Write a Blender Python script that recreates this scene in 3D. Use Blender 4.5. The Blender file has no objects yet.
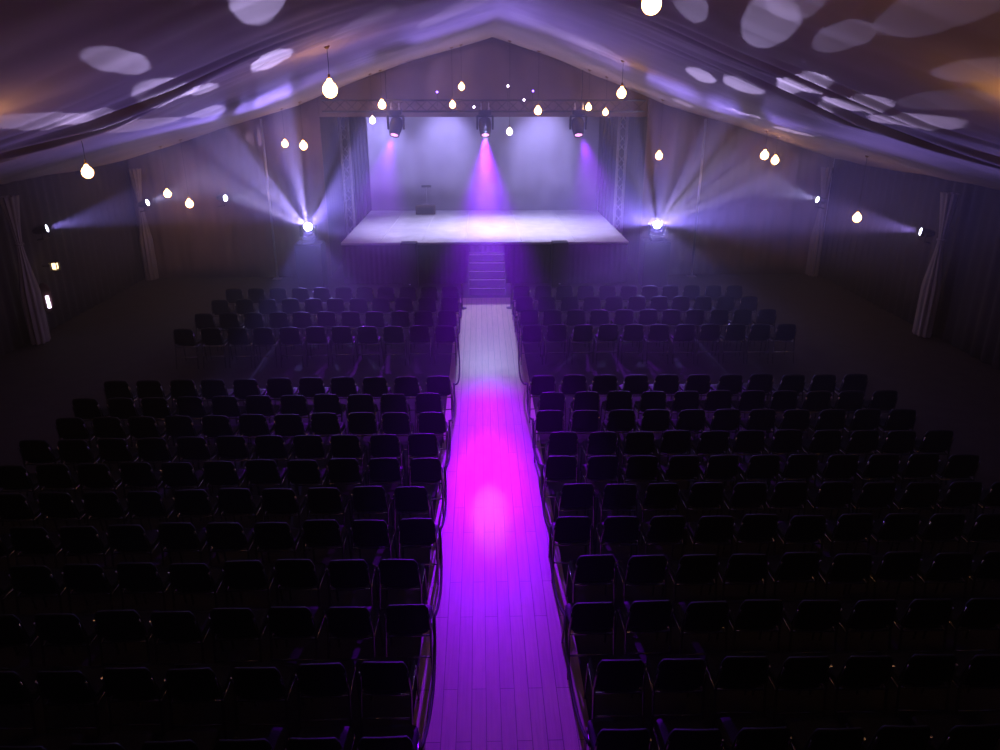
import bpy, bmesh, math, random
from mathutils import Vector, Matrix
random.seed(7)
PI = math.pi
S = bpy.context.scene
COL = S.collection

# ------------------------------------------------------------------ camera
CX, CH, YAW, PIT, F = -0.1425, 5.0716, 0.02624, 0.35819, 750.0
_fw = Vector((math.sin(YAW) * math.cos(PIT), math.cos(YAW) * math.cos(PIT), -math.sin(PIT)))
_rt = Vector((math.cos(YAW), -math.sin(YAW), 0))
_up = _rt.cross(_fw)
EYE = Vector((CX, 0, CH))
cam = bpy.data.cameras.new('camera')
cam.sensor_width = 36.0
cam.lens = 36.0 * F / 1000.0
cam.clip_end = 200
camo = bpy.data.objects.new('camera', cam)
COL.objects.link(camo)
camo.location = EYE
camo.rotation_euler = (PI / 2 - PIT, 0, -YAW)
S.camera = camo


def ray(px, py):
    return (_fw * F + _rt * (px - 500) - _up * (py - 375)).normalized()


def at(px, py, Y):
    """the point of the place on the upright plane y = Y that the photo shows at (px, py)"""
    d = ray(px, py)
    return EYE + d * ((Y - EYE.y) / d.y)


def at_x(px, py, X):
    d = ray(px, py)
    return EYE + d * ((X - EYE.x) / d.x)


def on_floor(px, py, z=0.0):
    d = ray(px, py)
    return EYE + d * ((z - EYE.z) / d.z)


# ------------------------------------------------------------------ materials
def mat(name, col, rough=0.6, metal=0.0, emit=None, estr=0.0, spec=0.5, noise=None, bump=None):
    m = bpy.data.materials.new(name)
    m.use_nodes = True
    nt = m.node_tree
    b = nt.nodes['Principled BSDF']
    b.inputs['Base Color'].default_value = (*col, 1)
    b.inputs['Roughness'].default_value = rough
    b.inputs['Metallic'].default_value = metal
    b.inputs['Specular IOR Level'].default_value = spec
    if emit:
        b.inputs['Emission Color'].default_value = (*emit, 1)
        b.inputs['Emission Strength'].default_value = estr
    tc = nt.nodes.new('ShaderNodeTexCoord')
    if noise:
        sc, amt = noise
        n = nt.nodes.new('ShaderNodeTexNoise')
        n.inputs['Scale'].default_value = sc
        n.inputs['Detail'].default_value = 4
        nt.links.new(tc.outputs['Object'], n.inputs['Vector'])
        r = nt.nodes.new('ShaderNodeValToRGB')
        r.color_ramp.elements[0].position = 0.3
        r.color_ramp.elements[1].position = 0.7
        r.color_ramp.elements[0].color = (*[c * (1 - amt) for c in col], 1)
        r.color_ramp.elements[1].color = (*[min(1, c * (1 + amt)) for c in col], 1)
        nt.links.new(n.outputs['Fac'], r.inputs['Fac'])
        nt.links.new(r.outputs['Color'], b.inputs['Base Color'])
    if bump:
        sc, st = bump
        n2 = nt.nodes.new('ShaderNodeTexNoise')
        n2.inputs['Scale'].default_value = sc
        nt.links.new(tc.outputs['Object'], n2.inputs['Vector'])
        bp = nt.nodes.new('ShaderNodeBump')
        bp.inputs['Strength'].default_value = st
        bp.inputs['Distance'].default_value = 0.01
        nt.links.new(n2.outputs['Fac'], bp.inputs['Height'])
        nt.links.new(bp.outputs['Normal'], b.inputs['Normal'])
    return m


def plank_mat(name, c1, c2, gap, width, length, rough):
    m = bpy.data.materials.new(name)
    m.use_nodes = True
    nt = m.node_tree
    b = nt.nodes['Principled BSDF']
    tc = nt.nodes.new('ShaderNodeTexCoord')
    mp = nt.nodes.new('ShaderNodeMapping')
    mp.inputs['Rotation'].default_value = (0, 0, PI / 2)
    nt.links.new(tc.outputs['Object'], mp.inputs['Vector'])
    br = nt.nodes.new('ShaderNodeTexBrick')
    br.offset = 0.37
    br.inputs['Color1'].default_value = (*c1, 1)
    br.inputs['Color2'].default_value = (*c2, 1)
    br.inputs['Mortar'].default_value = (*gap, 1)
    br.inputs['Scale'].default_value = 1.0
    br.inputs['Mortar Size'].default_value = 0.0035
    br.inputs['Mortar Smooth'].default_value = 0.2
    br.inputs['Bias'].default_value = 0.0
    br.inputs['Brick Width'].default_value = length
    br.inputs['Row Height'].default_value = width
    nt.links.new(mp.outputs['Vector'], br.inputs['Vector'])
    mp2 = nt.nodes.new('ShaderNodeMapping')
    mp2.inputs['Scale'].default_value = (28, 1.2, 1)
    nt.links.new(tc.outputs['Object'], mp2.inputs['Vector'])
    n = nt.nodes.new('ShaderNodeTexNoise')
    n.inputs['Scale'].default_value = 1.5
    n.inputs['Detail'].default_value = 5
    nt.links.new(mp2.outputs['Vector'], n.inputs['Vector'])
    mx = nt.nodes.new('ShaderNodeMix')
    mx.data_type = 'RGBA'
    mx.blend_type = 'MULTIPLY'
    mx.inputs['Factor'].default_value = 0.6
    r = nt.nodes.new('ShaderNodeValToRGB')
    r.color_ramp.elements[0].position = 0.25
    r.color_ramp.elements[0].color = (0.55, 0.55, 0.55, 1)
    r.color_ramp.elements[1].position = 0.7
    r.color_ramp.elements[1].color = (1, 1, 1, 1)
    nt.links.new(n.outputs['Fac'], r.inputs['Fac'])
    nt.links.new(br.outputs['Color'], mx.inputs['A'])
    nt.links.new(r.outputs['Color'], mx.inputs['B'])
    nt.links.new(mx.outputs['Result'], b.inputs['Base Color'])
    b.inputs['Roughness'].default_value = rough
    bp = nt.nodes.new('ShaderNodeBump')
    bp.inputs['Strength'].default_value = 0.25
    bp.inputs['Distance'].default_value = 0.004
    nt.links.new(n.outputs['Fac'], bp.inputs['Height'])
    nt.links.new(bp.outputs['Normal'], b.inputs['Normal'])
    return m


M = dict(
    liner=mat('liner_cloth', (0.50, 0.42, 0.37), 0.75, noise=(0.8, 0.12), bump=(60, 0.1)),
    wallcloth=mat('wall_cloth', (0.035, 0.033, 0.042), 0.9, noise=(1.5, 0.2)),
    gable=mat('gable_cloth', (0.20, 0.135, 0.125), 0.9, noise=(1.2, 0.2)),
    blackcloth=mat('black_cloth', (0.012, 0.012, 0.014), 0.95, noise=(5, 0.3)),
    backdrop=mat('backdrop_cloth', (0.42, 0.41, 0.45), 0.9, noise=(0.9, 0.15)),
    skirt=mat('stage_skirt_cloth', (0.05, 0.045, 0.06), 0.9, noise=(4, 0.2)),
    deck=mat('stage_vinyl', (0.62, 0.61, 0.66), 0.45, noise=(3.0, 0.14), bump=(25, 0.15)),
    tape=mat('pale_tape', (0.85, 0.85, 0.88), 0.5),
    edge=mat('aluminium_edge', (0.86, 0.86, 0.88), 0.5, 0.1),
    floor=plank_mat('dark_boards', (0.42, 0.29, 0.24), (0.36, 0.25, 0.21), (0.02, 0.015, 0.012), 0.145, 1.8, 0.55),
    ground=mat('ground_cloth', (0.025, 0.022, 0.022), 0.9, noise=(3, 0.3)),
    aisle=plank_mat('pale_boards', (0.60, 0.42, 0.35), (0.52, 0.36, 0.30), (0.10, 0.08, 0.07), 0.128, 1.6, 0.42),
    blackplastic=mat('black_seat_vinyl', (0.006, 0.0065, 0.011), 0.62, spec=0.15, bump=(180, 0.15)),
    chrome=mat('chair_chrome', (0.36, 0.36, 0.38), 0.24, 1.0, bump=(90, 0.05)),
    blackmetal=mat('black_metal', (0.02, 0.02, 0.022), 0.45, 0.3, noise=(12, 0.2)),
    alu=mat('truss_aluminium', (0.62, 0.62, 0.64), 0.38, 0.85, noise=(9, 0.1)),
    rope=mat('dark_rope', (0.025, 0.02, 0.025), 0.85, bump=(200, 0.5)),
    drape=mat('leg_drape_cloth', (0.30, 0.28, 0.28), 0.9, noise=(2, 0.1)),
    wood=mat('box_plywood', (0.10, 0.06, 0.045), 0.6, noise=(6, 0.25)),
    cord=mat('cord_rubber', (0.015, 0.015, 0.015), 0.6, noise=(30, 0.2)),
    brass=mat('lamp_socket_brass', (0.35, 0.22, 0.08), 0.35, 0.9, noise=(30, 0.1)),
    bulb=mat('bulb_glow', (1, 0.8, 0.5), 0.3, emit=(1.0, 0.47, 0.15), estr=21.0),
    bulbw=mat('bulb_glow_cool', (1, 0.9, 0.9), 0.3, emit=(1.0, 0.75, 0.75), estr=12.0),
    lensw=mat('lens_white', (1, 1, 1), 0.2, emit=(0.80, 0.82, 1.0), estr=160.0),
    lensp=mat('lens_pink', (1, 0.5, 0.9), 0.2, emit=(1.0, 0.36, 0.80), estr=2.5),
    lenss=mat('lens_small', (1, 1, 1), 0.2, emit=(0.80, 0.80, 1.0), estr=22.0),
    ledw=mat('led_dot', (1, 1, 1), 0.2, emit=(0.9, 0.75, 1.0), estr=14.0),
    ledv=mat('led_dot_violet', (0.4, 0.2, 1), 0.2, emit=(0.35, 0.12, 1.0), estr=8.0),
    lanternglow=mat('lantern_glow', (1, 0.9, 0.6), 0.3, emit=(1.0, 0.66, 0.32), estr=4.0),
    tube=mat('light_tube', (1, 1, 1), 0.3, emit=(0.82, 0.75, 1.0), estr=5.0),
    plaque=mat('reddish_plaque', (0.10, 0.035, 0.04), 0.5, noise=(8, 0.3)),
)


# ------------------------------------------------------------------ mesh helpers
class MB:
    def __init__(self):
        self.bm = bmesh.new()

    def box(self, c, s, bev=0.0, rot=None):
        r = bmesh.ops.create_cube(self.bm, size=1.0)
        vs = r['verts']
        bmesh.ops.scale(self.bm, vec=Vector(s), verts=vs)
        if bev:
            es = list({e for v in vs for e in v.link_edges})
            rr = bmesh.ops.bevel(self.bm, geom=es, offset=bev, segments=2, affect='EDGES', profile=0.6)
            vs = list({v for f in rr['faces'] for v in f.verts} | {v for v in vs if v.is_valid})
        if rot is not None:
            bmesh.ops.rotate(self.bm, cent=(0, 0, 0), matrix=rot, verts=vs)
        bmesh.ops.translate(self.bm, vec=Vector(c), verts=vs)
        return vs

    def tube(self, pts, r, n=8, caps=True):
        pts = [Vector(p) for p in pts]
        rs = r if isinstance(r, (list, tuple)) else [r] * len(pts)
        rings = []
        prev = None
        for i, p in enumerate(pts):
            t = (pts[min(i + 1, len(pts) - 1)] - pts[max(i - 1, 0)]).normalized()
            ref = prev if prev is not None else (Vector((0, 0, 1)) if abs(t.z) < 0.9 else Vector((1, 0, 0)))
            u = (ref - t * ref.dot(t))
            if u.length < 1e-5:
                u = t.orthogonal()
            u.normalize()
            prev = u
            w = t.cross(u)
            rings.append([self.bm.verts.new(p + (u * math.cos(2 * PI * k / n) + w * math.sin(2 * PI * k / n)) * rs[i]) for k in range(n)])
        for a, b in zip(rings, rings[1:]):
            for k in range(n):
                f = self.bm.faces.new((a[k], a[(k + 1) % n], b[(k + 1) % n], b[k]))
                f.smooth = True
        if caps:
            self.bm.faces.new(list(reversed(rings[0])))
            self.bm.faces.new(rings[-1])

    def lathe(self, prof, n=16, mtx=None):
        """prof: (radius, height) pairs turned about z, then moved by mtx"""
        mtx = mtx or Matrix.Identity(4)
        rings = []
        for r, z in prof:
            if r < 1e-6:
                rings.append([self.bm.verts.new(mtx @ Vector((0, 0, z)))])
            else:
                rings.append([self.bm.verts.new(mtx @ Vector((r * math.cos(2 * PI * k / n), r * math.sin(2 * PI * k / n), z))) for k in range(n)])
        for a, b in zip(rings, rings[1:]):
            for k in range(n):
                k2 = (k + 1) % n
                if len(a) == 1 and len(b) == 1:
                    continue
                if len(a) == 1:
                    f = self.bm.faces.new((a[0], b[k2], b[k]))
                elif len(b) == 1:
                    f = self.bm.faces.new((a[k], a[k2], b[0]))
                else:
                    f = self.bm.faces.new((a[k], a[k2], b[k2], b[k]))
                f.smooth = True

    def grid(self, fn, nu, nv, thick=0.0, smooth=True):
        """a sheet fn(u, v) -> point, with real thickness along its normals when thick"""
        V = [[self.bm.verts.new(fn(i / nu, j / nv)) for j in range(nv + 1)] for i in range(nu + 1)]
        fs = []
        for i in range(nu):
            for j in range(nv):
                f = self.bm.faces.new((V[i][j], V[i + 1][j], V[i + 1][j + 1], V[i][j + 1]))
                f.smooth = smooth
                fs.append(f)
        if thick:
            self.bm.normal_update()
            bmesh.ops.solidify(self.bm, geom=fs, thickness=thick)

    def build(self, name, m, parent=None, loc=None):
        bmesh.ops.recalc_face_normals(self.bm, faces=self.bm.faces[:])
        me = bpy.data.meshes.new(name)
        self.bm.to_mesh(me)
        self.bm.free()
        me.materials.append(m)
        o = bpy.data.objects.new(name, me)
        COL.objects.link(o)
        if parent is not None:
            o.parent = parent
        if loc is not None:
            o.location = loc
        return o


def tag(o, label=None, cat=None, group=None, kind=None):
    if label:
        o['label'] = label
    if cat:
        o['category'] = cat
    if group:
        o['group'] = group
    if kind:
        o['kind'] = kind
    return o


def thing(name, label, cat, loc=(0, 0, 0), rz=0.0, group=None):
    o = bpy.data.objects.new(name, None)
    o.empty_display_size = 0.2
    COL.objects.link(o)
    o.location = loc
    o.rotation_euler = (0, 0, rz)
    return tag(o, label, cat, group)


def spot(name, loc, target, color, power, angle, blend=0.3, radius=0.03):
    l = bpy.data.lights.new(name, 'SPOT')
    l.color = color
    l.energy = power
    l.spot_size = angle
    l.spot_blend = blend
    l.shadow_soft_size = radius
    o = bpy.data.objects.new(name, l)
    COL.objects.link(o)
    o.location = loc
    d = Vector(target) - Vector(loc)
    o.rotation_euler = d.to_track_quat('-Z', 'Y').to_euler()
    return o


# ------------------------------------------------------------------ the tent
HALF, GY = 10.0, 22.0          # half width, y of the gable the stage stands in
PROF = [(0, 6.5), (2, 5.92), (3.6, 5.36), (5.1, 4.78), (7.2, 4.2), (8.9, 3.68), (10.0, 3.35)]


def roof(x):
    x = abs(x - 0.25 * max(0, 1 - abs(x) / 3))
    for (a, za), (b, zb) in zip(PROF, PROF[1:]):
        if x <= b:
            t = (x - a) / (b - a)
            return za + (zb - za) * t
    return PROF[-1][1]


def wob(a, b):
    return math.sin(a * 1.7 + b * 0.9) + 0.6 * math.sin(a * 3.9 - b * 1.3 + 2) + 0.4 * math.sin(b * 5.1 + a * 0.7 + 5)


def liner(x, y):
    """underside of the roof lining: swagged between frames, gathered in pleats along the frame at y = 12"""
    z = roof(x)
    ax = abs(x)
    bay = ((y - 2.0) % 5.0) / 5.0
    z -= 0.03 * math.sin(PI * bay) ** 2
    ph = 0.35 * wob(x * 0.5, y * 0.2)
    z -= 0.035 * math.exp(-((y - 9.4 - .1 * ph) / 0.22) ** 2) * (0.6 + 0.4 * math.sin(x * .8 + 1))
    env = math.exp(-((y - 10.7) / 1.25) ** 2) * min(1, max(0, (ax - 1.6) / 2.4))
    amp = 0.125 * env * max(0.12, 0.6 + 0.55 * math.sin(x * 1.1 + y * 3.0))
    z -= amp * abs(math.sin(y * 6.2 + ph + x * 0.10))
    env2 = math.exp(-((y - 15.6) / 1.6) ** 2)
    z -= 0.022 * env2 * abs(math.sin(y * 5.0 + ph * 2 + x * .15)) * (0.5 + 0.5 * math.sin(x * 1.5 + y))
    z -= 0.016 * abs(math.sin(y * 3.4 + ph * 3 + x * .2)) * math.exp(-((y - 7.0) / 2.0) ** 2)
    a2 = 0.009 * (1 + 0.6 * wob(x * 0.35, y * 0.31))
    z -= a2 * math.sin(y * 3.1 + ph * 3 + x * 0.25) + 0.0025 * wob(x * 0.4, y * 2.2)
    return z


def roof_hit(px, py):
    d = ray(px, py)
    t = 2.0
    while t < 40:
        p = EYE + d * t
        if p.z > roof(p.x) - 0.05 or p.y > GY:
            return p
        t += 0.03
    return p


b = MB()
NX, NY = 90, 900
Y0, Y1 = -2.0, GY
b.grid(lambda u, v: Vector((-HALF + 2 * HALF * u, Y0 + (Y1 - Y0) * v, liner(-HALF + 2 * HALF * u, Y0 + (Y1 - Y0) * v))), NX, NY)
tag(b.build('ceiling', M['liner']), 'pale pleated tent lining swagged below the roof', kind='structure')

b = MB()
b.box((0, 12.5, -0.075), (22, 31, 0.1))
tag(b.build('floor', M['ground']), 'dark ground cloth at the sides of the tent', kind='structure')
b = MB()
vb = [b.bm.verts.new((x, y, -.026)) for x, y in ((-6.5, -2), (6.5, -2), (6.5, 16.4), (5.6, 18.3), (-5.6, 18.3), (-6.5, 16.4))]
fc = b.bm.faces.new(vb)
bmesh.ops.solidify(b.bm, geom=[fc], thickness=-.024)
tag(b.build('floor_boards', M['floor']), 'laid board floor under the blocks of chairs', kind='structure')
b = MB()
b.box((0, 8.7, -0.004), (1.52, 21.4, 0.016))
tag(b.build('floor_aisle', M['aisle']), 'pale plank aisle running up to the stage steps', kind='structure')


def curtain_fn(p0, p1, z0, z1, waves, depth, n=Vector((0, 1, 0))):
    p0, p1 = Vector(p0), Vector(p1)

    def fn(u, v):
        p = p0.lerp(p1, u)
        w = math.sin(u * waves * 2 * PI) + 0.4 * math.sin(u * waves * 5.3 + 1.3)
        q = p + n * (w * depth * (0.6 + 0.4 * (1 - v)))
        return Vector((q.x, q.y, z0 + (z1 - z0) * v))
    return fn


for side, sx in (('left', -1), ('right', 1)):
    b = MB()
    b.grid(curtain_fn((sx * (HALF + .02), Y0, 0), (sx * (HALF + .02), GY, 0), 0, 3.45, 70, 0.03, Vector((1, 0, 0))), 420, 4, 0.01)
    tag(b.build('wall_' + side, M['wallcloth']), 'dark cloth side wall of the tent', kind='structure')

# gable with the stage opening
OPX = 4.55
OPZ = at(487, 117, GY - .05).z
b = MB()


def gable_side(sx):
    def fn(u, v):
        x = sx * (OPX + (HALF - OPX) * u)
        z = (roof(x) + 0.05) * v
        return Vector((x, GY + 0.025 * math.sin(x * 9) + 0.01 * math.sin(x * 23), z))
    return fn


def gable_head(u, v):
    x = -OPX + 2 * OPX * u
    return Vector((x, GY + 0.02 * math.sin(x * 7), OPZ + (roof(x) + 0.05 - OPZ) * v))


b.grid(gable_side(-1), 120, 10, 0.012)
b.grid(gable_side(1), 120, 10, 0.012)
b.grid(gable_head, 120, 8, 0.012)
tag(b.build('wall_back', M['gable']), 'dark gable wall around the stage opening', kind='structure')
b = MB()
for sx in (-1, 1):
    b.grid(curtain_fn((sx * (OPX + .06), GY + .06, 0), (sx * (OPX + .06), 27.6, 0), 0, 6, 14, 0.025, Vector((1, 0, 0))), 120, 2, 0.01)
b.grid(curtain_fn((-OPX - .06, 27.6, 0), (OPX + .06, 27.6, 0), 0, 6, 14, 0.02), 100, 2, 0.01)
b.box((0, (GY + 27.7) / 2 + .1, 6.02), (2 * OPX + .3, 27.7 - GY, .05))
tag(b.build('wall_stage', M['blackcloth']), 'black cloth lining the stage recess', kind='structure')

# ------------------------------------------------------------------ stage
SH, SY0, SY1, SW = 1.2, 20.96, 27.15, 4.02
st = thing('stage', 'raised stage with a pale vinyl deck and dark skirt at the tent end', 'stage', (0, 0, 0))
b = MB()
b.box((0, (SY0 + SY1) / 2, SH - .04), (2 * SW, SY1 - SY0, .08), 0.006)
dk = b.build('deck', M['deck'], st)
b = MB()
for x0 in (-2.9, -1.75, -.55, 1.0, 2.5):
    k = 0.97
    b.tube([(x0 * 1.02, SY0 + .12, SH + .0015), (x0 * k, SY1 - .15, SH + .0015)], 0.012, 6)
b.build('tape_seam', M['tape'], dk)
b = MB()
b.box((0, SY0 - .03, SH - .018), (2 * SW, .06, .05), 0.008)
b.build('edge_strip', M['edge'], st)
b = MB()
b.grid(curtain_fn((-SW, SY0 + .04, 0), (SW, SY0 + .04, 0), 0.01, SH - .08, 55, 0.012), 440, 3, 0.008)
b.build('skirt', M['skirt'], st)
b = MB()
for sx in (-1, 1):
    b.grid(curtain_fn((sx * (SW - .03), SY0 + .08, 0), (sx * (SW - .03), GY - .1, 0), 0.01, SH - .08, 7, 0.012, Vector((1, 0, 0))), 60, 3, 0.008)
b.build('skirt', M['skirt'], st)

# steps
ss = thing('stage_steps', 'black steps with pale tread edges between aisle and stage', 'steps', (0.03, 0, 0))
tw = 0.96
for k in range(5):
    p = on_floor(487, (288, 279.3, 271, 262.5, 254.3)[k], 0.2 * (k + 1))
    b = MB()
    ye = min(p.y + .325, SY0 - .075)
    b.box((0, (p.y + ye) / 2, 0.2 * (k + 1) - .02), (tw, ye - p.y, .04), 0.005)
    tr = b.build('tread', M['blackmetal'], ss)
    b = MB()
    b.box((0, p.y - .01, 0.2 * (k + 1) - .008), (tw, .03, .022), 0.004)
    b.build('nosing', M['tape'], tr)
    b = MB()
    b.box((0, p.y + .03, 0.2 * k + .09), (tw - .02, .012, .17))
    b.build('riser', M['skirt'], ss)
for sx in (-1, 1):
    b = MB()
    y0 = on_floor(487, 288, 0.2).y
    vs = [(sx * (tw / 2 + .02), y, z) for y, z in ((y0 - .06, 0), (y0 - .06, .2), (SY0 - .075, SH), (SY0 - .075, 0))]
    vb = [b.bm.verts.new(v) for v in vs]
    f = b.bm.faces.new(vb)
    bmesh.ops.solidify(b.bm, geom=[f], thickness=0.03 * sx)
    b.build('stringer', M['blackmetal'], ss)

# backdrop and wings
b = MB()
b.grid(curtain_fn((-3.98, 27.02, 0), (3.98, 27.02, 0), SH + .02, 5.6, 11, 0.018), 260, 4, 0.01)
tag(b.build('backdrop_curtain', M['backdrop']), 'pale backdrop curtain washed with violet light behind the stage', 'curtain')
for nm, sx in (('left', -1), ('right', 1)):
    b = MB()
    b.grid(curtain_fn((sx * 4.07, 27.3, 0), (sx * 4.52, 27.25, 0), .02, 5.6, 4, 0.03), 40, 4, 0.012)
    tag(b.build('wing_curtain', M['blackcloth']), 'black wing curtain hiding the %s edge of the stage backdrop' % nm, 'curtain', 'black wing curtains')


# truss -------------------------------------------------------------
def lattice(p, q, w, n):
    """chords and zigzag bracing of a square truss from p to q"""
    p, q = Vector(p), Vector(q)
    t = (q - p).normalized()
    u = Vector((0, 1, 0)) if abs(t.y) < .5 else Vector((1, 0, 0))
    v = t.cross(u)
    offs = [(u * a + v * c) * (w / 2) for a, c in ((1, 1), (1, -1), (-1, -1), (-1, 1))]
    ch = []
    for o in offs:
        m = MB()
        m.tube([p + o, q + o], 0.024, 8)
        ch.append(m)
    br = MB()
    L = (q - p).length
    for k in range(4):
        a, c = offs[k], offs[(k + 1) % 4]
        for i in range(n):
            s0, s1 = p + t * (L * i / n), p + t * (L * (i + 1) / n)
            br.tube([s0 + (a if i % 2 else c), s1 + (c if i % 2 else a)], 0.010, 6)
    return ch, br


for nm, px, py in (('left', 355, 225), ('right', 613, 224)):
    p = on_floor(px, py, SH)
    t = thing('truss_tower', 'aluminium truss tower standing by the %s side of the stage' % nm, 'truss', (-4.24 if nm == 'left' else 4.24, p.y, 0), group='stage truss towers')
    ch, br = lattice((0, 0, .03), (0, 0, 5.5), 0.24, 18)
    for m in ch:
        m.build('chord', M['alu'], t)
    br.build('bracing', M['alu'], t)
    b = MB()
    b.box((0, 0, .015), (.36, .5, .03), 0.006)
    b.build('base_plate', M['alu'], t)

TY, TZ = 21.3, 4.78
t = thing('lighting_truss', 'overhead lighting truss carrying three moving heads above the stage front', 'truss', (0, TY, TZ))
ch, br = lattice((-4.3, 0, 0), (4.3, 0, 0), 0.28, 28)
for m in ch:
    m.build('chord', M['blackmetal'], t)
br.build('bracing', M['blackmetal'], t)
for x in (-2.6, 2.6):
    b = MB()
    b.tube([(x, 0, .14), (x, 0, roof(x) - TZ - .05)], 0.012, 6)
    b.build('hanging_chain', M['blackmetal'], t)

# small LED dots on the truss
for px, py, mm, lab in ((508, 86, 'ledw', 'white pin light high on the truss left of centre bulb'), (524, 100, 'ledw', 'white pin light just below the violet one on the truss'),
                        (533, 91, 'ledv', 'violet pin light on the lighting truss'), (474, 107, 'ledw', 'white pin light above the middle moving head'),
                        (437, 92, 'ledv', 'violet pin light on truss between moving heads')):
    p = at(px, py, TY - .32)
    k = thing('pin_spotlight', lab, 'light', p, group='pin lights on the truss')
    b = MB()
    b.lathe([(0, 0), (.03, 0), (.036, .10), (.02, .12), (0, .12)], 12, Matrix.Rotation(-PI / 2, 4, 'X'))
    b.tube([(0, .06, 0.03), (0, .10, TZ - p.z + .0)], .008, 6)
    b.build('housing', M['blackmetal'], k)
    b = MB()
    b.lathe([(0, -.006), (.028, -.004), (.028, 0), (0, 0)], 12, Matrix.Rotation(-PI / 2, 4, 'X'))
    b.build('lens', M[mm], k)


# moving heads --------------------------------------------------------
def moving_head(label, loc, aim, lens, hang, sc=1.0, group=None):
    """loc = tilt axis centre. base plate above (hang) or below; yoke arms; head pointing along aim"""
    k = thing('moving_head_spotlight', label, 'stage light', loc, group=group)
    s = 1 if hang else -1
    b = MB()
    b.box((0, 0, s * .34 * sc), (.34 * sc, .26 * sc, .12 * sc), .02 * sc)
    b.box((0, 0, s * .27 * sc), (.22 * sc, .2 * sc, .05 * sc), .015 * sc)
    b.build('base', M['blackmetal'], k)
    b = MB()
    for sx in (-1, 1):
        b.box((sx * .205 * sc, 0, s * .08 * sc), (.05 * sc, .15 * sc, .34 * sc), .018 * sc)
    b.box((0, 0, s * .245 * sc), (.45 * sc, .16 * sc, .045 * sc), .015 * sc)
    b.build('yoke', M['blackmetal'], k)
    if hang:
        b = MB()
        for sx in (-1, 1):
            b.box((sx * .1, 0, .40 * sc + .04), (.05, .06, .08), .008)
            b.tube([(sx * .1, 0.06 * math.cos(a), .40 * sc + .11 + 0.06 * math.sin(a)) for a in [i * PI / 6 for i in range(0, 10)]], .014, 6)
        b.build('clamp', M['alu'], k)
    q = Vector(aim).to_track_quat('Z', 'Y').to_matrix().to_4x4()
    b = MB()
    b.lathe([(0, -.22 * sc), (.10 * sc, -.22 * sc), (.155 * sc, -.17 * sc), (.175 * sc, -.04 * sc), (.165 * sc, .08 * sc), (.135 * sc, .22 * sc), (.13 * sc, .27 * sc), (.105 * sc, .27 * sc), (.10 * sc, .245 * sc), (0, .24 * sc)], 24, q)
    h = b.build('head', M['blackmetal'], k)
    b = MB()
    b.lathe([(0, .268 * sc), (.06 * sc, .262 * sc), (.098 * sc, .25 * sc), (.098 * sc, .244 * sc), (0, .244 * sc)], 20, q)
    b.build('lens', lens, h)
    return k


HEADS = []
for px, py, lab, aim in ((396, 126, 'hanging black moving head with pink lens left of the middle one', (-.16, -.5, -.86)),
                         (485, 126, 'hanging black moving head with pink lens above the stage centre', (0.03, -.5, -.86)),
                         (578, 126, 'hanging black moving head with pink lens right of the middle one', (.03, -.5, -.86))):
    p = at(px, py, TY - .36)
    moving_head(lab, p, aim, M['lensp'], True, 1.0, 'moving heads hanging from the truss')
    HEADS.append(p)

LOWH = []
for nm, px, py in (('left', 308, 228), ('right', 657, 226)):
    p = at(px, py, 20.7)
    LOWH.append(p)
    aim = (EYE - p).normalized() + Vector((0, 0, .12))
    base = p.z - .40
    moving_head('blazing moving head on a black cabinet %s of the stage' % nm, p, aim, M['lensw'], False, 1.0, 'moving heads beside the stage')
    k = thing('bass_speaker_cabinet', 'black bass cabinet carrying the bright moving head %s of the stage' % nm, 'speaker', (p.x, p.y + .05, 0), group='cabinets beside the stage')
    b = MB()
    b.box((0, 0, base / 2), (.72, .62, base - .002), .015)
    b.build('cabinet', M['blackmetal'], k)
    b = MB()
    b.box((0, -.316, base / 2), (.64, .012, base - .1), .004)
    b.build('grille', M['blackcloth'], k)

# front speakers against the stage
for nm, px in (('left', 410), ('right', 559)):
    p = on_floor(px, 241.5, SH + .03)
    k = thing('column_speaker', 'black upright speaker against the stage front %s of the steps' % nm, 'speaker', (on_floor(px, 242, SH).x, SY0 - .30, 0), group='speakers at the stage front')
    b = MB()
    b.box((0, 0, .63), (.44, .4, 1.25), .015)
    b.build('cabinet', M['blackmetal'], k)
    b = MB()
    b.box((0, -.205, .66), (.39, .014, 1.1), .004)
    b.build('grille', M['skirt'], k)
    b = MB()
    b.box((0, -.214, .12), (.05, .006, .03), .002)
    b.build('badge', M['edge'], k)

# box and music stand on stage
p = on_floor(425.5, 215, SH)
k = thing('amplifier_box', 'squat dark box standing on the stage deck', 'box', (p.x, p.y, SH))
b = MB()
b.box((0, .15, .165), (.66, .32, .30), .02)
b.build('case', M['wood'], k)
b = MB()
b.box((0, -.016, .15), (.56, .012, .2), .004)
b.build('grille', M['blackcloth'], k)
b = MB()
b.tube([(-.1, .15, .305), (-.1, .15, .345), (.1, .15, .345), (.1, .15, .305)], .012, 6)
b.build('handle', M['alu'], k)
k = thing('music_stand', 'thin music stand behind the dark box on stage', 'music stand', (p.x + .02, p.y + .55, SH))
b = MB()
for a in (90, 210, 330):
    b.tube([(0, 0, .22), (.26 * math.cos(a * PI / 180), .26 * math.sin(a * PI / 180), .012)], .011, 6)
b.build('tripod_base', M['alu'], k)
b = MB()
b.tube([(0, 0, .1), (0, 0, .86)], .012, 8)
b.build('pole', M['alu'], k)
b = MB()
b.box((0, -.02, .90), (.34, .02, .09), .006, Matrix.Rotation(math.radians(-50), 3, 'X'))
b.build('desk', M['blackmetal'], k)

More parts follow.
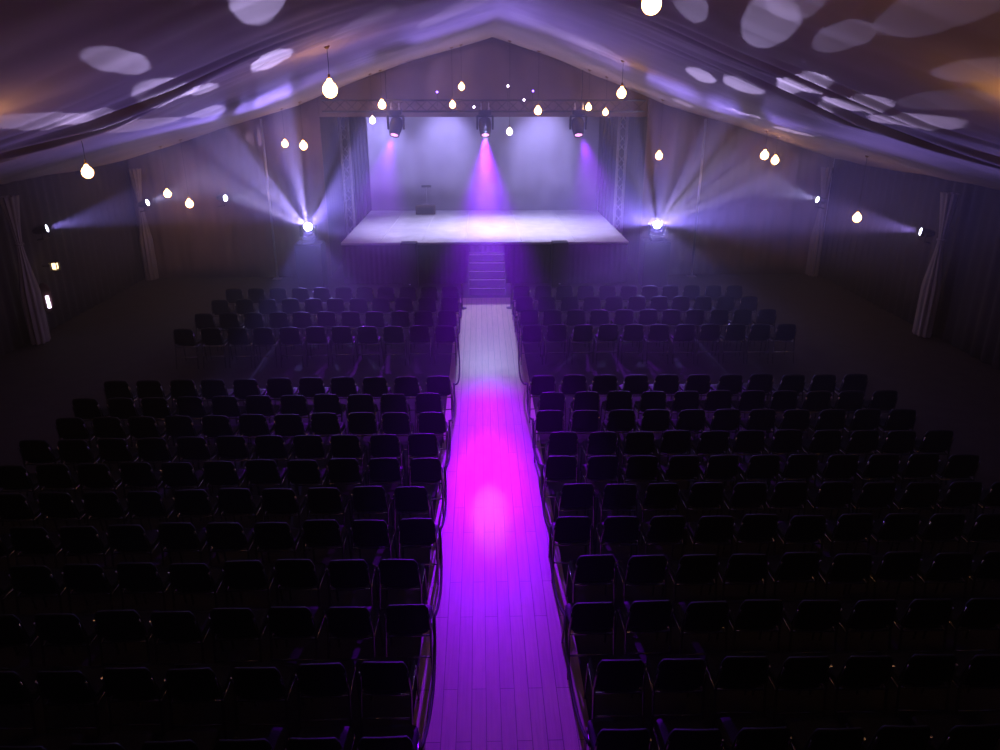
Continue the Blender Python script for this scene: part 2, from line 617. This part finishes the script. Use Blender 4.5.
# ------------------------------------------------------------------ gable poles, leg drapes
for nm, px in (('left', 271), ('right', 697)):
    p = at(px, 215, GY - .25)
    k = thing('tent_pole', 'slim grey tent pole in front of the gable %s of the stage' % nm, 'pole', (p.x, p.y, 0), group='gable poles')
    b = MB()
    b.tube([(0, 0, .01), (0, 0, roof(p.x) - .06)], .035, 10)
    b.build('shaft', M['alu'], k)
    b = MB()
    b.box((0, 0, .01), (.25, .25, .018), .004)
    b.build('foot_plate', M['alu'], k)

LEGS = {}
for nm, sx in (('left', -1), ('right', 1)):
    for y, yn in ((15.8, 'nearer the camera'), (21.75, 'by the gable')):
        k = thing('leg_drape', 'pale tied drape round the tent leg on the %s wall %s' % (nm, yn), 'drape', (sx * 9.72, y, 0), group='tied drapes round tent legs')

        def fn(u, v):
            a = u * 2 * PI
            z = 0.03 + 3.1 * v
            w = 0.07 + 0.16 * min(1, abs(z - 2.15) / 1.0) ** 1.2
            w *= 1 + 0.16 * math.sin(a * 9)
            return Vector((w * .62 * math.cos(a), w * math.sin(a), z))
        b = MB()
        b.grid(fn, 72, 26)
        b.build('cloth', M['drape'], k)
        b = MB()
        b.tube([(.06 * math.cos(a), .09 * math.sin(a), 2.15) for a in [i * PI / 8 for i in range(17)]], .025, 8)
        b.build('tie', M['drape'], k)


# wall spotlights
def par(label, p, aim, power, ang, color, lens):
    k = thing('wall_spotlight', label, 'light', p, group='small spotlights along the tent walls')
    q = Vector(aim).to_track_quat('Z', 'Y').to_matrix().to_4x4()
    b = MB()
    b.lathe([(0, -.24), (.05, -.24), (.085, -.16), (.10, .04), (.10, .06), (.085, .06), (.08, .02), (0, .015)], 18, q)
    b.build('can', M['blackmetal'], k)
    b = MB()
    b.lathe([(0, .05), (.083, .045), (.083, .03), (0, .03)], 18, q)
    b.build('lens', lens, k)
    b = MB()
    side = -1 if p[0] < 0 else 1
    b.tube([(0, -.12, -.02), (0.0, -.14, -.2), (0, .14, -.2), (0, .12, -.02)], .012, 6)
    b.tube([(0, 0, -.2), (side * .2, 0, -.24)], .016, 6)
    b.build('bracket', M['blackmetal'], k)
    d = Vector(aim).normalized()
    spot('par_beam', Vector(p) + d * .1, Vector(p) + d * 3, color, power, ang, .35, .05)


VIO = (0.34, 0.26, 1.0)
par('small white spotlight on the left wall, nearest the camera', at(44.5, 229, 16.6), (1, .25, .22), 1900, 0.50, VIO, M['lenss'])
par('small white spotlight on the left wall, near the gable corner', at(146, 203, 21.3), (1, -.15, .30), 900, 0.55, (.55, .5, 1), M['lenss'])
par('tiny white spotlight on the gable left of the stage', at(224, 198, 21.6), (1, -.5, .05), 300, 0.55, (.6, .55, 1), M['lenss'])
par('small white spotlight on the right wall, nearest the camera', at(923, 232, 16.4), (-1, .25, .16), 1900, 0.50, (.42, .28, 1), M['lenss'])
par('small white spotlight on the right wall, near the gable corner', at(819, 200, 21.3), (-1, -.15, .28), 900, 0.55, (.55, .5, 1), M['lenss'])

# left wall lantern and oval light
p = at_x(55, 266, -9.66)
k = thing('wall_lantern', 'small warm square lantern on the left tent wall', 'lamp', p)
b = MB()
b.box((0, 0, .095), (.17, .17, .03), .006)
b.box((0, 0, -.095), (.17, .17, .03), .006)
for a, c in ((1, 1), (1, -1), (-1, 1), (-1, -1)):
    b.box((a * .07, c * .07, 0), (.015, .015, .17))
b.box((-.17, 0, 0), (.2, .03, .03))
b.build('cage', M['blackmetal'], k)
b = MB()
b.box((0, 0, 0), (.10, .10, .14), .02)
b.build('glass', M['lanternglow'], k)
p = at_x(46, 298, -9.78)
k = thing('oval_wall_light', 'dark oval plaque with a thin white light tube low on left wall', 'lamp', p)
b = MB()
b.lathe([(0, -.02), (.14, -.02), (.16, 0), (.14, .02), (0, .025)], 28, Matrix.Rotation(PI / 2, 4, 'X') @ Matrix.Diagonal((1, 2.2, 1, 1)))
b.build('plaque', M['plaque'], k)
b = MB()
b.tube([(.07, -.06, -.21), (.06, -.06, .06)], .034, 10)
b.build('light_tube', M['tube'], k)

# ------------------------------------------------------------------ pendant bulbs
BULBS = [
    (330, 90, 11.5, 1.15, 1, 'largest warm pendant bulb, upper left of the stage'),
    (382, 105, 15.5, 1.0, 1, 'warm pendant bulb just above the left hanging moving head'),
    (372.5, 120.5, 20.5, .8, 2, 'small whitish bulb at the top left corner of the backdrop'),
    (452.5, 105, 17.5, .8, 1, 'lower warm bulb of the pair left of the middle moving head'),
    (461.5, 87, 16.5, .8, 1, 'upper warm bulb of the pair left of the middle moving head'),
    (538, 111, 15.0, .95, 1, 'warm pendant bulb between the middle and right moving heads'),
    (588.5, 107.5, 17.5, .8, 1, 'warm bulb just above the right hanging moving head'),
    (605.5, 112.5, 19.0, .75, 1, 'lowest small warm bulb by the top of the right truss tower'),
    (621.5, 93.5, 15.0, .9, 1, 'warm pendant bulb up and right of the right moving head'),
    (651.5, 4, 6.6, .75, 1, 'warm pendant bulb nearest the camera, at the top edge'),
    (659, 156, 20.8, .95, 1, 'warm pendant bulb hanging over the right low moving head'),
    (509.5, 132, 20.5, .8, 2, 'whitish bulb hanging in front of the backdrop centre'),
    (87.5, 172.5, 12.0, .85, 1, 'far left warm pendant bulb near the tent wall'),
    (285, 144, 20.8, .85, 1, 'first bulb of the pair over the left low moving head'),
    (303.5, 146, 20.6, 1.0, 1, 'second, brighter bulb of the pair over left low moving head'),
    (167.5, 194, 18.0, .95, 1, 'upper bulb of the pair by the left gable corner'),
    (189.5, 204, 17.0, 1.0, 1, 'lower bulb of the pair by the left gable corner'),
    (764.5, 155.5, 17.5, 1.0, 1, 'left bulb of the close pair right of the stage'),
    (775, 160.5, 16.5, 1.0, 1, 'right bulb of the close pair right of the stage'),
    (857, 218, 14.0, .95, 1, 'warm pendant bulb low near the right tent wall'),
    (858, -32, 6.2, 1.1, 1, 'warm pendant bulb overhead near the camera, right side'),
    (1030, 138, 9.5, 1.2, 1, 'warm pendant bulb beyond the right edge of the view'),
    (-26, 152, 11.0, 1.2, 1, 'warm pendant bulb beyond the left edge of the view'),
]
for px, py, Y, sz, kind, lab in BULBS:
    drop = .3 if 'beyond' in lab or 'overhead' in lab else .5
    while Y < 20.9:
        p = at(px, py, Y)
        if roof(p.x) - p.z < drop + .12 or abs(p.x) > 8.6:
            break
        Y += .1
    while Y > 5 and roof(p.x) - p.z < drop:
        Y -= .1
        p = at(px, py, Y)
    k = thing('pendant_bulb', lab, 'lamp', p, group='pendant bulbs under the roof')
    top = liner(p.x, p.y) - p.z
    r = .10 * sz
    b = MB()
    b.lathe([(0, -1.02 * r), (.4 * r, -.94 * r), (.74 * r, -.69 * r), (.95 * r, -.33 * r), (r, 0), (.93 * r, .4 * r), (.7 * r, .78 * r), (.42 * r, 1.05 * r), (.26 * r, 1.4 * r), (0, 1.42 * r)], 14)
    b.build('bulb', M['bulb'] if kind == 1 else M['bulbw'], k)
    b = MB()
    b.lathe([(0, 1.4 * r), (.02, 1.4 * r), (.022, 1.4 * r + .05), (.012, 1.4 * r + .07), (0, 1.4 * r + .07)], 10)
    b.build('socket', M['brass'], k)
    b = MB()
    b.tube([(0, 0, 1.4 * r + .06), (0.004, 0, (top + r) / 2), (0, 0, max(top, .15))], .005, 6)
    b.build('cord', M['cord'], k)
    b = MB()
    b.lathe([(0, top - .035), (.03, top - .03), (.05, top - .005), (.05, top + .02), (0, top + .02)], 12)
    b.build('ceiling_rose', M['brass'], k)


# ------------------------------------------------------------------ chairs
def make_chair():
    k = thing('stacking_chair', 'black chair', 'chair')
    b = MB()

    def sfn(u, v):
        x, y = (u - .5) * 2, (v - .5) * 2
        c = (max(abs(x), abs(y)) / max(1e-6, (abs(x) ** 5 + abs(y) ** 5) ** .2)) if (x or y) else 1
        return Vector((x * c * (.205 + .012 * y), .01 + y * c * .20, .462 - .016 * (1 - x * x) * (1 - y * y) - .02 * max(0, y - .5) ** 2 * 4 * .6))
    b.grid(sfn, 10, 10, -.034)
    b.build('seat', M['blackplastic'], k)
    b = MB()

    def bfn(u, v):
        x = (u - .5) * 2
        w = .212 - .022 * v - .05 * max(0, v - .72) ** 2 / .0784 * .55
        z = .49 + .335 * v - .018 * v * x * x
        y = -.195 - .065 * v + .028 * x * x
        return Vector((x * w, y, z))
    b.grid(bfn, 12, 10, .026)
    b.build('backrest', M['blackplastic'], k)
    for sx in (-1, 1):
        b = MB()
        b.tube([(sx * .212, .215, .008), (sx * .206, .185, .30), (sx * .204, .165, .425), (sx * .204, .12, .437)], .0115, 8)
        b.build('leg', M['chrome'], k)
        b = MB()
        b.tube([(sx * .212, -.275, .008), (sx * .208, -.225, .25), (sx * .206, -.19, .43), (sx * .204, -.188, .50), (sx * .196, -.212, .62), (sx * .19, -.228, .72)], .0115, 8)
        b.build('leg', M['chrome'], k)
    b = MB()
    for sx in (-1, 1):
        b.tube([(sx * .204, .165, .432), (sx * .206, -.19, .432)], .010, 6)
    b.tube([(-.204, .15, .430), (.204, .15, .430)], .010, 6)
    b.tube([(-.206, -.17, .430), (.206, -.17, .430)], .010, 6)
    b.build('seat_frame', M['chrome'], k)
    b = MB()
    b.tube([(-.208, -.226, .235), (.208, -.226, .235)], .009, 6)
    b.build('stretcher', M['chrome'], k)
    return k


chair0 = make_chair()
kids0 = list(chair0.children)
ORD = ['first', 'second', 'third', 'fourth', 'fifth', 'sixth', 'seventh', 'eighth', 'ninth', 'tenth', 'eleventh', 'twelfth', 'thirteenth', 'fourteenth', 'fifteenth']
used = [False]
ENDS = {-1: [], 1: []}


def place_chair(x, y, rz, label, group):
    if not used[0]:
        c = chair0
        used[0] = True
    else:
        c = chair0.copy()
        COL.objects.link(c)
        for ch in kids0:
            d = ch.copy()
            COL.objects.link(d)
            d.parent = c
    c.location = (x, y, 0)
    c.rotation_euler = (0, 0, rz)
    c['label'] = label
    c['group'] = group


ROWS = [(17.3, 11, .82, .505), (16.3, 11, .82, .505), (15.2, 11, .82, .505), (14.12, 11, .84, .505)]
for i in range(11):
    n = (11, 11, 11, 11, 11, 11, 10, 9, 8, 7, 6)[i]
    ROWS.append((11.289 - .7215 * i + .25, n, .82 if i % 2 == 0 else .93, .51))
for ri, (y, n, x0, dx) in enumerate(ROWS):
    if ri < 4:
        y += .25
    for sx, sn in ((-1, 'left'), (1, 'right')):
        row_dx = random.uniform(-.015, .015)
        for i in range(n):
            x = sx * (x0 + .03 + dx * i) + row_dx + random.uniform(-.012, .012)
            yy = y + random.uniform(-.018, .018) - 0.012 * i * i * .06
            rz = random.uniform(-.035, .035)
            if i == 0:
                lab = 'black chair at the %s edge of the aisle, %s row from the stage' % (sn, ORD[ri])
            else:
                lab = 'black chair, %s seat %s of the aisle, %s row from the stage' % (ORD[i], sn, ORD[ri])
            place_chair(x, yy, rz, lab, 'chairs of the block near the stage' if ri < 4 else 'chairs of the block near the camera')
            if i == 0:
                ENDS[sx].append((ri, x - sx * .215, yy))

# ropes along the aisle, tied to the end chairs, and the two end posts
for nm, sx in (('left', -1), ('right', 1)):
    post = Vector((sx * .62, 18.35, 0))
    k = thing('rope_post', 'short dark post with bright cap at the %s end of the aisle' % nm, 'post', post, group='rope posts at the aisle end')
    b = MB()
    b.lathe([(0, .008), (.12, .008), (.12, .022), (.03, .034), (.018, .05), (.018, .60), (0, .60)], 16)
    b.build('pole', M['blackmetal'], k)
    b = MB()
    b.lathe([(0, .60), (.024, .60), (.034, .625), (.024, .655), (0, .662)], 16)
    b.build('cap', M['chrome'], k)
    nodes = [Vector((post.x - sx * .0, post.y - .03, .57))]
    for ri, x, y in ENDS[sx]:
        if ri < 4 or (ri - 4) % 2 == 0:
            nodes.append(Vector((x - sx * .035, y - .235, .69)))
    pts = []
    for a, c in zip(nodes, nodes[1:]):
        L = (c - a).length
        for i in range(12):
            t = i / 12
            q = a.lerp(c, t)
            q.z -= 4 * t * (1 - t) * .12 * L
            q.x -= sx * 4 * t * (1 - t) * .022 * L
            pts.append(q)
    pts.append(nodes[-1])
    b = MB()
    b.tube(pts, .014, 8)
    tag(b.build('aisle_rope', M['rope']), 'dark rope swagged between end chairs along the %s edge of the aisle' % nm, 'rope')

# ------------------------------------------------------------------ light


def ramp_gobo(light, stops):
    """cut the lamp's cone into petals by angle, as a metal gobo in the lamp does: stops = (degrees clockwise from up as seen facing the lamp, level)"""
    light.use_nodes = True
    nt = light.node_tree
    em = nt.nodes['Emission']
    tc = nt.nodes.new('ShaderNodeTexCoord')
    sp = nt.nodes.new('ShaderNodeSeparateXYZ')
    nt.links.new(tc.outputs['Normal'], sp.inputs['Vector'])
    a = nt.nodes.new('ShaderNodeMath')
    a.operation = 'ARCTAN2'
    fl = nt.nodes.new('ShaderNodeMath')
    fl.operation = 'MULTIPLY'
    fl.inputs[1].default_value = -1.0
    nt.links.new(sp.outputs['X'], fl.inputs[0])
    nt.links.new(fl.outputs[0], a.inputs[0])
    nt.links.new(sp.outputs['Y'], a.inputs[1])
    mr = nt.nodes.new('ShaderNodeMapRange')
    mr.inputs['From Min'].default_value = -PI
    mr.inputs['From Max'].default_value = PI
    nt.links.new(a.outputs[0], mr.inputs['Value'])
    r = nt.nodes.new('ShaderNodeValToRGB')
    cr = r.color_ramp
    pts = sorted(((d + 180) / 360, v) for d, v in stops)
    cr.elements[0].position = pts[0][0]
    cr.elements[0].color = (pts[0][1],) * 3 + (1,)
    cr.elements[1].position = pts[-1][0]
    cr.elements[1].color = (pts[-1][1],) * 3 + (1,)
    for q, v in pts[1:-1]:
        e = cr.elements.new(q)
        e.color = (v, v, v, 1)
    nt.links.new(mr.outputs['Result'], r.inputs['Fac'])
    ab = nt.nodes.new('ShaderNodeMath')
    ab.operation = 'ABSOLUTE'
    nt.links.new(sp.outputs['Z'], ab.inputs[0])
    th = nt.nodes.new('ShaderNodeMath')
    th.operation = 'ARCCOSINE'
    nt.links.new(ab.outputs[0], th.inputs[0])
    r2 = nt.nodes.new('ShaderNodeMapRange')          # added dimming round the axis, keeps lining and air towards the camera dark
    r2.interpolation_type = 'SMOOTHSTEP'
    r2.inputs['From Min'].default_value = math.radians(10)
    r2.inputs['From Max'].default_value = math.radians(30)
    r2.inputs['To Min'].default_value = 0.015
    r2.inputs['To Max'].default_value = 1.0
    nt.links.new(th.outputs[0], r2.inputs['Value'])
    ml = nt.nodes.new('ShaderNodeMath')
    ml.operation = 'MULTIPLY'
    nt.links.new(r.outputs['Color'], ml.inputs[0])
    nt.links.new(r2.outputs['Result'], ml.inputs[1])
    nt.links.new(ml.outputs[0], em.inputs['Strength'])


FAN = (0.27, 0.20, 1.0)
GOBO = {
    0: [(-180, .14), (-156, .13), (-150, .02), (-100, .02), (-84, .2), (-62, .38), (-43, .5), (-39, .02), (-34, .02), (-31, .3), (-24, .2), (-21, .5), (-4, .6), (-1, .08), (12, .22), (20, .08), (28, .22),
        (32, .01), (38, .01), (41, .6), (58, .8), (85, .3), (100, .12), (112, .2), (120, .15), (126, .02), (148, .02), (153, .13), (180, .14)],
    1: [(-180, .12), (-138, .11), (-130, .02), (-112, .02), (-100, .9), (-78, .7), (-62, .5), (-45, .4), (-40, .03), (-36, .25), (-20, .22), (-16, .02), (-11, .02), (-8, .28), (8, .3), (20, .08), (28, .26), (38, .24),
        (43, .01), (51, .01), (55, .35), (68, .10), (80, .5), (98, .85), (106, .3), (114, .02), (130, .02), (138, .11), (180, .12)],
}
for i, p in enumerate(LOWH):
    aim = (EYE - p).normalized() + Vector((0, 0, .12))
    q = p + aim.normalized() * .30
    l = spot('moving_head_beam', q, q + aim, FAN, 9500, math.radians(92), .8, .03)
    ramp_gobo(l.data, GOBO[i])

# single gobo beams that land on the lining: (px, py, half width px, strength)
BLOBS = [
    (0, 125, 66, 22, .9), (0, 172, 92, 30, 1.4), (0, 208, 114, 20, .8), (0, 272, 64, 24, 1.6), (0, 262, 4, 34, .8), (0, 245, 124, 12, 1.2), (0, 150, 126, 30, .7),
    (0, 55, 122, 24, 1.4), (0, 100, 118, 24, 1.3), (0, 205, 92, 16, 1.0), (0, 290, 98, 12, .3), (0, 430, 100, 26, .35), (0, 455, 14, 30, .5), (0, 465, 48, 18, .5), (0, 360, 28, 30, .25),
    (1, 740, 115, 20, 1.3), (1, 790, 133, 18, 1.3), (1, 682, 104, 13, .7), (1, 700, 78, 18, .9), (1, 742, 88, 24, .8), (1, 765, 30, 28, .4), (1, 600, 52, 30, .5), (1, 560, 36, 32, .4),
    (1, 835, 44, 22, .25), (1, 790, 6, 28, .2), (1, 970, 76, 24, .3), (1, 940, 104, 24, .2), (1, 925, 18, 34, .2), (1, 800, 84, 24, 1.6), (1, 850, 104, 24, 1.6), (1, 905, 122, 24, 1.6), (1, 690, 8, 20, .4),
]
for hi, px, py, r, s in BLOBS:
    p = LOWH[hi]
    h = roof_hit(px, py)
    src = p + (h - p).normalized() * .32
    D = (h - src).length
    w = .8 * r * (h - EYE).length / F
    ang = 2 * math.atan(w / D)
    l = spot('gobo_beam', src, h, (.60, .48, 1.0), 45 * s * D * D, ang, .07, .02)

# magenta beam from the middle head down on the aisle, with its hot centre
c = HEADS[1] + Vector((0, -.2, -.28))
hot = on_floor(490, 517)
spot('aisle_beam', c, on_floor(499, 650), (.22, .0, 1.0), 21000, math.radians(16), 1.0, .05)
spot('aisle_beam', c, on_floor(489, 490), (.40, .0, 1.0), 4000, math.radians(22), 1.0, .05)
spot('aisle_beam_core', c, on_floor(489, 520), (.27, .0, 1.0), 8500, math.radians(8), 1.0, .04)
spot('aisle_beam_core', c, hot, (.40, .20, 1.0), 3200, math.radians(2.8), 1.0, .04)
# violet beams of the outer heads over the chairs
spot('seat_beam', HEADS[0] + Vector((-.1, -.2, -.28)), on_floor(340, 412), (.30, .02, 1.0), 3800, math.radians(27), 1.0, .05)
spot('seat_beam', HEADS[2] + Vector((.1, -.2, -.28)), on_floor(645, 412), (.30, .02, 1.0), 3800, math.radians(27), 1.0, .05)
# lilac profile lamp over the far end of the aisle, its shutters cut to the aisle's edges
aw = spot('aisle_wash', HEADS[1] + Vector((.0, -.25, .1)), (0, 15.2, 0), (.50, .50, 1.0), 1500, math.radians(62), .25, .03)
bpy.context.view_layer.update()
inv = aw.matrix_world.inverted()
q1, q2, q3 = (inv @ Vector(v) for v in ((.635, 18.7, 0), (.635, 12.6, 0), (-.635, 12.6, 0)))
(u1, v1), (u2, v2), (u3, v3) = [(abs(q.x / q.z), q.y / -q.z) for q in (q1, q2, q3)]
sl = (u2 - u1) / (v2 - v1)
aw.data.use_nodes = True
nt = aw.data.node_tree


def mth(op, a, b=None):
    n = nt.nodes.new('ShaderNodeMath')
    n.operation = op
    for k_, v_ in enumerate((a, b)):
        if v_ is None:
            continue
        if isinstance(v_, (int, float)):
            n.inputs[k_].default_value = v_
        else:
            nt.links.new(v_, n.inputs[k_])
    return n.outputs[0]


def ramp(v, a, b):
    n = nt.nodes.new('ShaderNodeMapRange')
    n.interpolation_type = 'SMOOTHSTEP'
    n.inputs['From Min'].default_value = a
    n.inputs['From Max'].default_value = b
    nt.links.new(v, n.inputs['Value'])
    return n.outputs['Result']


tcn = nt.nodes.new('ShaderNodeTexCoord')
spn = nt.nodes.new('ShaderNodeSeparateXYZ')
nt.links.new(tcn.outputs['Normal'], spn.inputs[0])
az = mth('ABSOLUTE', spn.outputs['Z'])
uu = mth('DIVIDE', mth('ABSOLUTE', spn.outputs['X']), az)
VS = 1.0
vv = mth('MULTIPLY', mth('DIVIDE', spn.outputs['Y'], az), VS)
lim = mth('ADD', mth('MULTIPLY', mth('SUBTRACT', vv, v1), sl), u1)
inside = ramp(mth('SUBTRACT', lim, uu), -.003, .006)
vlo, vhi = min(v1, v2), max(v1, v2)
far_end = ramp(mth('SUBTRACT', vv, vlo), -.01, .02)
near_end = ramp(mth('SUBTRACT', vhi, vv), -.03, .10)
lvl = mth('MULTIPLY', mth('MULTIPLY', inside, far_end), near_end)
nt.links.new(lvl, nt.nodes['Emission'].inputs['Strength'])

# stage washes hung behind the opening's head
for x, tx, pw in ((-3.4, -3.7, 900), (-1.2, -1.3, 900), (1.9, 2.0, 900)):
    spot('stage_wash', (x, 25.2, 5.3), (tx, 27.0, 3.2), (.44, .38, 1.0), pw, math.radians(62), 1.0, .08)
for x in (-2.2, .4, 2.0):
    spot('deck_wash', (x, 22.9, 5.6), (x * .9 + .3, 23.4, 1.2), (.60, .55, 1.0), 1650, math.radians(78), .8, .1)

# ------------------------------------------------------------------ haze in the air, exposure
w = bpy.data.worlds.new('haze_world')
S.world = w
w.use_nodes = True
nt = w.node_tree
for n in list(nt.nodes):
    nt.nodes.remove(n)
out = nt.nodes.new('ShaderNodeOutputWorld')
bg = nt.nodes.new('ShaderNodeBackground')
bg.inputs['Color'].default_value = (0, 0, 0, 1)
bg.inputs['Strength'].default_value = 0
nt.links.new(bg.outputs[0], out.inputs['Surface'])
vs = nt.nodes.new('ShaderNodeVolumeScatter')
vs.inputs['Color'].default_value = (.95, .95, 1, 1)
geo = nt.nodes.new('ShaderNodeNewGeometry')
sx_ = nt.nodes.new('ShaderNodeSeparateXYZ')
nt.links.new(geo.outputs['Position'], sx_.inputs[0])
mr = nt.nodes.new('ShaderNodeMapRange')          # thick round the stage, thin towards the back rows
mr.interpolation_type = 'SMOOTHSTEP'
mr.inputs['From Min'].default_value = 5.0
mr.inputs['From Max'].default_value = 21.0
mr.inputs['To Min'].default_value = 0.004
mr.inputs['To Max'].default_value = 0.032
nt.links.new(sx_.outputs['Y'], mr.inputs['Value'])
nt.links.new(mr.outputs['Result'], vs.inputs['Density'])
w.cycles.volume_step_size = 3.0
vs.inputs['Anisotropy'].default_value = 0.4
nt.links.new(vs.outputs[0], out.inputs['Volume'])

S.cycles.use_denoising = True
S.cycles.max_bounces = 5
S.cycles.diffuse_bounces = 2
S.cycles.glossy_bounces = 3
S.cycles.volume_bounces = 0
S.cycles.sample_clamp_indirect = 4.0
S.cycles.sample_clamp_direct = 0.0
S.cycles.caustics_reflective = False
S.cycles.caustics_refractive = False
S.view_settings.view_transform = 'Standard'
S.view_settings.look = 'None'
S.view_settings.gamma = 1.0
S.view_settings.use_curve_mapping = False
S.view_settings.exposure = 0.0
